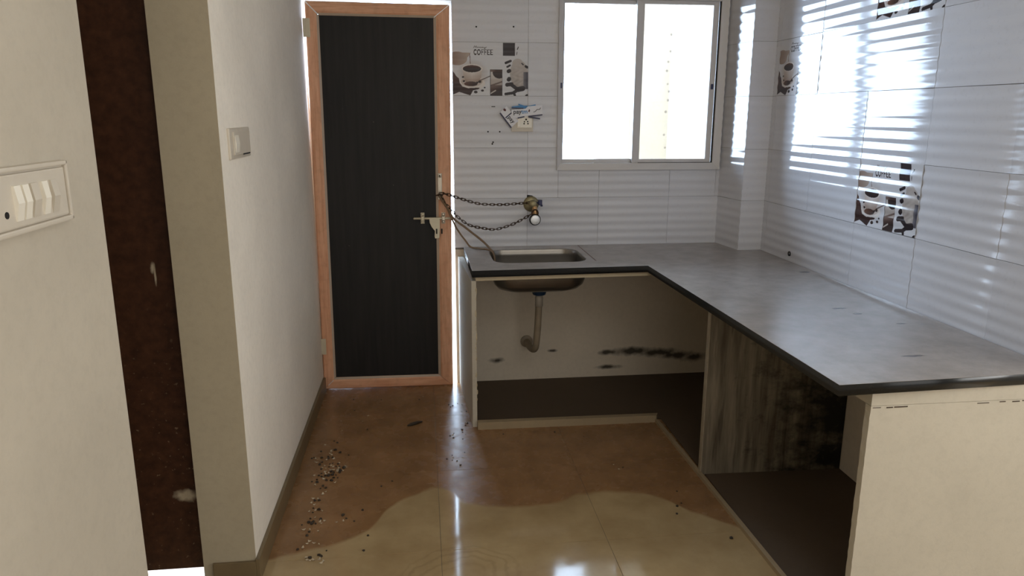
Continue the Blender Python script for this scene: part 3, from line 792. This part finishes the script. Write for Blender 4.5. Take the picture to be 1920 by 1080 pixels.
def text_mesh(s, size):
    cu = bpy.data.curves.new('txt', 'FONT'); cu.body = s; cu.size = size; cu.extrude = .00025; cu.offset = size*.018; cu.resolution_u = 3
    o = bpy.data.objects.new('tmp', cu); COL.objects.link(o)
    me = bpy.data.meshes.new_from_object(o.evaluated_get(bpy.context.evaluated_depsgraph_get())); bpy.data.objects.remove(o)
    me.materials.clear(); return me
def strip(label, poly, y, parts=(), curl=.004, mat=None):
    """paper strip given by its world x,z outline; gently curled sheet with thickness"""
    cx = sum(p[0] for p in poly)/len(poly); cz = sum(p[1] for p in poly)/len(poly)
    o_ = empty('paper_strip', (cx, y, cz)); tag(o_, label, 'paper strip', 'printed paper strips over the socket')
    bm = bmesh.new(); prism(bm, [(p[0]-cx, p[1]-cz) for p in poly], -.0006, .0006); link('sheet', done(bm, 'sheet'), mat or M_paper, o_)
    for (nm, pl_, mt, dy) in parts:
        bm = bmesh.new(); prism(bm, [(p[0]-cx, p[1]-cz) for p in pl_], -.0011-dy, -.0006-dy+.0002); link(nm, done(bm, nm), mt, o_)
    return o_, cx, cz
def band(a, b, w):
    a, b = Vector(a), Vector(b); d = (b-a).normalized(); n = Vector((-d.y, d.x))*w/2
    return [tuple(a-n), tuple(b-n), tuple(b+n), tuple(a+n)]
def put_text(o_, s, size, x, z, ang, mat, name='lettering'):
    t = link(name, text_mesh(s, size), mat, o_); t.rotation_mode = 'XYZ'
    t.rotation_euler = Matrix.Rotation(-ang, 3, 'Y').to_4x4().to_euler() if False else (Matrix.Rotation(-ang, 3, 'Y') @ Matrix.Rotation(PI/2, 3, 'X')).to_euler()
    t.location = (x, -.0011, z)
# tilted strip at the left, running down to the right
o_, cx, cz = strip('white paper strip with a navy border slanting down left of the socket', [(.411, 1.507), (.471, 1.430), (.512, 1.466), (.448, 1.543)], 3.9805,
    [('border', band((.4135, 1.508), (.4735, 1.431), .0075), M_navy, 0), ('border', band((.443, 1.482), (.478, 1.511), .006), M_navy, .0001),
     ('emblem', [(.430, 1.526), (.438, 1.532), (.446, 1.524), (.444, 1.516), (.434, 1.518)], M_red, 0)])
put_text(o_, 'pay', .030, .4535-cx, 1.4835-cz, math.radians(-50), M_ink)
o_, cx, cz = strip('blue printed paper strip lying just above the white lettered one', [(.474, 1.531), (.548, 1.529), (.560, 1.545), (.520, 1.546), (.476, 1.540)], 3.9795,
    [('border', band((.476, 1.5335), (.540, 1.5315), .006), M_navy, 0)], mat=M_cyan)
o_, cx, cz = strip('narrow blue paper strip, topmost over the socket', [(.511, 1.555), (.550, 1.543), (.560, 1.5435), (.603, 1.552), (.603, 1.546), (.556, 1.536), (.545, 1.5365), (.511, 1.549)], 3.9775, mat=M_cyan)
o_, cx, cz = strip('white lettered paper strip with a navy lower band across the socket top', [(.473, 1.524), (.549, 1.530), (.563, 1.542), (.6385, 1.549), (.640, 1.501), (.575, 1.495), (.507, 1.480), (.478, 1.483)], 3.9765,
    [('border', band((.507, 1.4815), (.5435, 1.4885), .0065), M_navy, 0), ('border', band((.565, 1.490), (.640, 1.4985), .0065), M_navy, 0),
     ('emblem', [(.563, 1.514), (.569, 1.528), (.573, 1.522), (.571, 1.513)], M_red, 0),
     ('scribble', band((.592, 1.512), (.604, 1.517), .003), M_ink, 0), ('scribble', band((.603, 1.517), (.611, 1.526), .003), M_ink, .0001), ('scribble', band((.610, 1.526), (.626, 1.526), .003), M_ink, 0), ('scribble', band((.624, 1.526), (.630, 1.535), .003), M_ink, .0001)])
put_text(o_, 'pay', .032, .484-cx, 1.503-cz, math.radians(2), M_ink); put_text(o_, 'tm', .030, .5275-cx, 1.5045-cz, math.radians(3), M_cyan)
strip('short navy paper strip end sticking out right of the socket', [(.565, 1.492), (.628, 1.481), (.628, 1.474), (.565, 1.484)], 3.9785, mat=M_navy)

# small plugged screw holes and pipe hole
for k, (x, z) in enumerate(((.293, 1.94), (.487, 1.943), (.351, 1.41), (.414, 1.41), (.374, 1.346), (.378, 1.355))):
    bm = bmesh.new(); lathe(bm, [(.0045, -.002), (.0045, .0008), (.003, .0012)], 8, FRONT)
    o = link('wall_plug', done(bm, 'plug'), M_hole); o.location = (x, 3.9992, z)
    tag(o, 'tiny dark screw plug in the back wall tiles between door and window', 'wall plug', 'screw plugs in the back wall tiles')
bm = bmesh.new(); box(bm, -.010, .010, -.001, .002, -.002, .002, .0005); o = link('wall_clip', done(bm, 'clip'), M_hole); o.location = (.380, 3.999, 1.54)
tag(o, 'small dark clip on the tiles below the printed coffee tile by the door', 'clip')
bm = bmesh.new(); lathe(bm, [(.012, -.003), (.0125, .003), (.009, .004), (.008, -.001)], 16, Matrix.Rotation(-PI/2, 4, 'Y')); o = link('pipe_stub', done(bm, 'stub'), M_black); o.location = (1.809, 3.428, .826)
tag(o, 'small black pipe stub in the right wall just above the countertop', 'pipe stub')

# ------------------------------------------------------------------ switches on the left walls (faces look towards +X)
RX = Matrix.Rotation(PI/2, 4, 'Z')
def plateX(name, y0, y1, z0, z1, x0, x1, mat, parent, bev=.002, tilt=0.0):
    bm = bmesh.new(); box(bm, x0, x1, y0, y1, z0, z1, bev); o = link(name, done(bm, name), mat, parent); return o
sb = empty('switchboard', (-.70, 1.40, 1.35)); tag(sb, 'aged white switchboard with rocker switches on the near left wall', 'switchboard')
def rail(bm, y0, y1, z0, z1): box(bm, -.002, .014, y0, y1, z0, z1, .003)
bm = bmesh.new()
rail(bm, -.20, .142, -.053, -.043); rail(bm, -.20, .142, .053, .062); rail(bm, .134, .142, -.053, .062); rail(bm, -.20, -.192, -.053, .062); box(bm, -.002, .006, -.195, .137, -.046, .056, .001)
link('back_box', done(bm, 'box'), M_switch, sb)
cpl = plateX('cover_plate', -.190, .130, -.041, .050, .005, .011, M_switch, sb, .003)
for ys, ye, mt in ((-.062, -.041, M_rocker), (-.034, -.014, M_rocker), (-.006, .018, M_switch), (.033, .053, M_rocker), (.066, .088, M_switch)):
    bm = bmesh.new(); prism(bm, [(.009, -.030), (.013, -.030), (.019, 0), (.0145, .030), (.009, .030)], ys, ye, 'y')
    # prism axis y gives (u, d, v) -> x=u, z=v
    link('rocker_switch', done(bm, 'rocker'), mt, cpl)
for y, z, r in ((-.089, -.016, .006), (-.110, .012, .006), (-.130, -.016, .006)):
    bm = bmesh.new(); lathe(bm, [(r, -.002), (r, .0012)], 12, TRS((.011, y, z)) @ Matrix.Rotation(PI/2, 4, 'Y')); link('pin_hole', done(bm, 'hole'), M_hole, cpl)
ws = empty('wall_switch', (-.577, 2.46, 1.41)); tag(ws, 'small square switch plate on the left wall near its corner', 'switch')
plateX('back_plate', -.135, .128, -.046, .048, -.002, .008, M_switch, ws, .004)
ipl = plateX('inner_plate', -.100, .110, -.034, .036, .007, .012, M_switch, ws, .002)
bm = bmesh.new(); prism(bm, [(.010, -.026), (.0125, -.026), (.0155, 0), (.0125, .026), (.010, .026)], -.090, -.045, 'y'); link('rocker_switch', done(bm, 'rocker'), M_rocker, ipl)
plateX('slot', .005, .095, -.0365, -.0325, .011, .0135, M_hole, ipl, .0005)

# ------------------------------------------------------------------ litter on the floor
def flake_mesh(r, curl):
    bm = bmesh.new(); n = random.randint(5, 7); c = bm.verts.new((0, 0, .0012)); ring = []
    for k in range(n):
        a = 2*PI*k/n+random.uniform(-.3, .3); rr = r*random.uniform(.55, 1.1)
        ring.append(bm.verts.new((rr*math.cos(a), rr*.6*math.sin(a), .0006+curl*(math.cos(a)**2)*random.uniform(.4, 1.2))))
    low = [bm.verts.new((v.co.x*.92, v.co.y*.92, max(0.0, v.co.z-.0014))) for v in ring]
    for k in range(n):
        bm.faces.new((c, ring[k], ring[(k+1) % n])); bm.faces.new((ring[k], low[k], low[(k+1) % n], ring[(k+1) % n]))
    bm.faces.new(low[::-1]); return done(bm, 'flake')
def crumb_mesh(r):
    bm = bmesh.new(); bmesh.ops.create_icosphere(bm, subdivisions=1, radius=r)
    for v in bm.verts: v.co *= random.uniform(.65, 1.2); v.co.z = max(-.35*r, v.co.z*.7)
    for v in bm.verts: v.co.z += .35*r
    return done(bm, 'crumb')
FL = [flake_mesh(.009, .006) for _ in range(6)]; CR = [crumb_mesh(.006) for _ in range(5)]
for m_ in FL: m_.materials.append(M_flake)
for m_ in CR: m_.materials.append(M_crumb)
def litter(kind, x, y, s, label, group):
    me = random.choice(FL if kind == 'f' else CR)
    o = link('paint_flake' if kind == 'f' else 'dirt_crumb', me); o.location = (x, y, 0.0003); o.rotation_euler = (0, 0, random.uniform(0, 6.28)); o.scale = (s*1.3, s*1.3, s*1.3)
    tag(o, label, 'flake' if kind == 'f' else 'crumb', group)
trail = [(-.432, 2.327, .03, 5), (-.386, 2.322, .03, 6), (-.452, 2.42, .03, 6), (-.45, 2.53, .03, 9), (-.42, 2.566, .02, 6), (-.34, 2.576, .02, 4), (-.44, 2.66, .03, 7), (-.452, 2.74, .02, 6), (-.43, 2.83, .03, 6),
         (-.462, 2.907, .035, 14), (-.423, 2.95, .035, 16), (-.40, 2.98, .03, 10), (-.445, 3.05, .035, 12), (-.435, 3.13, .04, 9), (-.506, 3.10, .02, 5), (-.48, 3.22, .04, 5)]
used = []
for cx, cy, sd, n in trail:
    for k in range(n):
        for _ in range(12):
            x, y = random.gauss(cx, sd*.7), random.gauss(cy, sd*.9)
            if x > -.55 and all((x-a)**2+(y-b)**2 > .011**2 for a, b in used): break
        else: continue
        used.append((x, y))
        if random.random() < .45: litter('f', x, y, random.uniform(.5, .95), 'pale curled flake in the litter trail along the left skirting', 'pale flakes in the left trail')
        else: litter('c', x, y, random.uniform(.5, 1.15), 'dark crumb of dirt in the litter trail along the left skirting', 'dark crumbs in the left trail')
for cx, cy, sd, n in ((.13, 3.66, .03, 5), (.19, 3.58, .012, 5), (.19, 3.42, .015, 5), (.127, 3.30, .03, 7), (.18, 3.30, .02, 4), (.123, 3.09, .03, 6), (.125, 2.99, .02, 3)):
    for k in range(n):
        x, y = random.gauss(cx, sd*.8), random.gauss(cy, sd*1.2)
        if x > .205 or any((x-a)**2+(y-b)**2 < .010**2 for a, b in used): continue
        used.append((x, y))
        if random.random() < .5: litter('f', x, y, random.uniform(.4, .8), 'pale flake in the strip of light before the door gap', 'pale flakes by the door gap')
        else: litter('c', x, y, random.uniform(.4, .8), 'dark crumb in the strip of light before the door gap', 'dark crumbs by the door gap')
for x, y, k, s in ((-.437, 3.516, 'f', .6), (-.40, 3.60, 'f', .5), (-.382, 3.647, 'c', .6), (-.309, 3.569, 'f', .6), (-.33, 3.50, 'f', .5), (-.30, 3.40, 'c', .6), (-.252, 3.78, 'c', .5), (-.40, 3.80, 'c', .6), (-.42, 3.40, 'f', .5), (-.03, 3.80, 'f', .6), (-.05, 3.76, 'c', .6), (.02, 3.10, 'f', .4), (-.16, 2.86, 'c', .6)):
    litter(k, x, y, s, ('pale flake' if k == 'f' else 'dark crumb')+' lying loose on the dusty floor before the dark door', ('pale flakes' if k == 'f' else 'dark crumbs')+' before the door')
for x, y, k, s in ((.80, 2.897, 'f', .6), (.813, 2.856, 'f', .5), (.835, 2.87, 'c', .6), (.733, 3.20, 'c', .4), (.354, 3.27, 'c', .6), (.604, 3.265, 'c', .6), (.64, 3.27, 'f', .4), (.961, 2.524, 'c', .8), (.985, 2.545, 'c', .6), (.94, 2.47, 'c', .7), (1.082, 2.284, 'c', 1.0), (1.00, 2.64, 'c', .6), (-.265, 2.638, 'c', .8), (-.232, 2.454, 'c', .8), (-.203, 2.82, 'c', .6), (-.24, 2.36, 'c', .7), (-.29, 2.56, 'c', .6)):
    litter(k, x, y, s, ('pale flake' if k == 'f' else 'dark crumb')+' scattered on the open floor between the kerb and the left trail', ('pale flakes' if k == 'f' else 'dark crumbs')+' on the open floor')
bm = bmesh.new(); tube(bm, [(-.036, -.02, .006), (-.02, -.012, .008), (.012, .008, .0085), (.036, .024, .005)], [.003, .008, .0085, .003], 8)
o = link('dry_pod', done(bm, 'pod', True), M_crumb); o.location = (-.07, 3.432, 0)
tag(o, 'dark dry pod lying on the dusty floor in front of the door', 'seed pod')
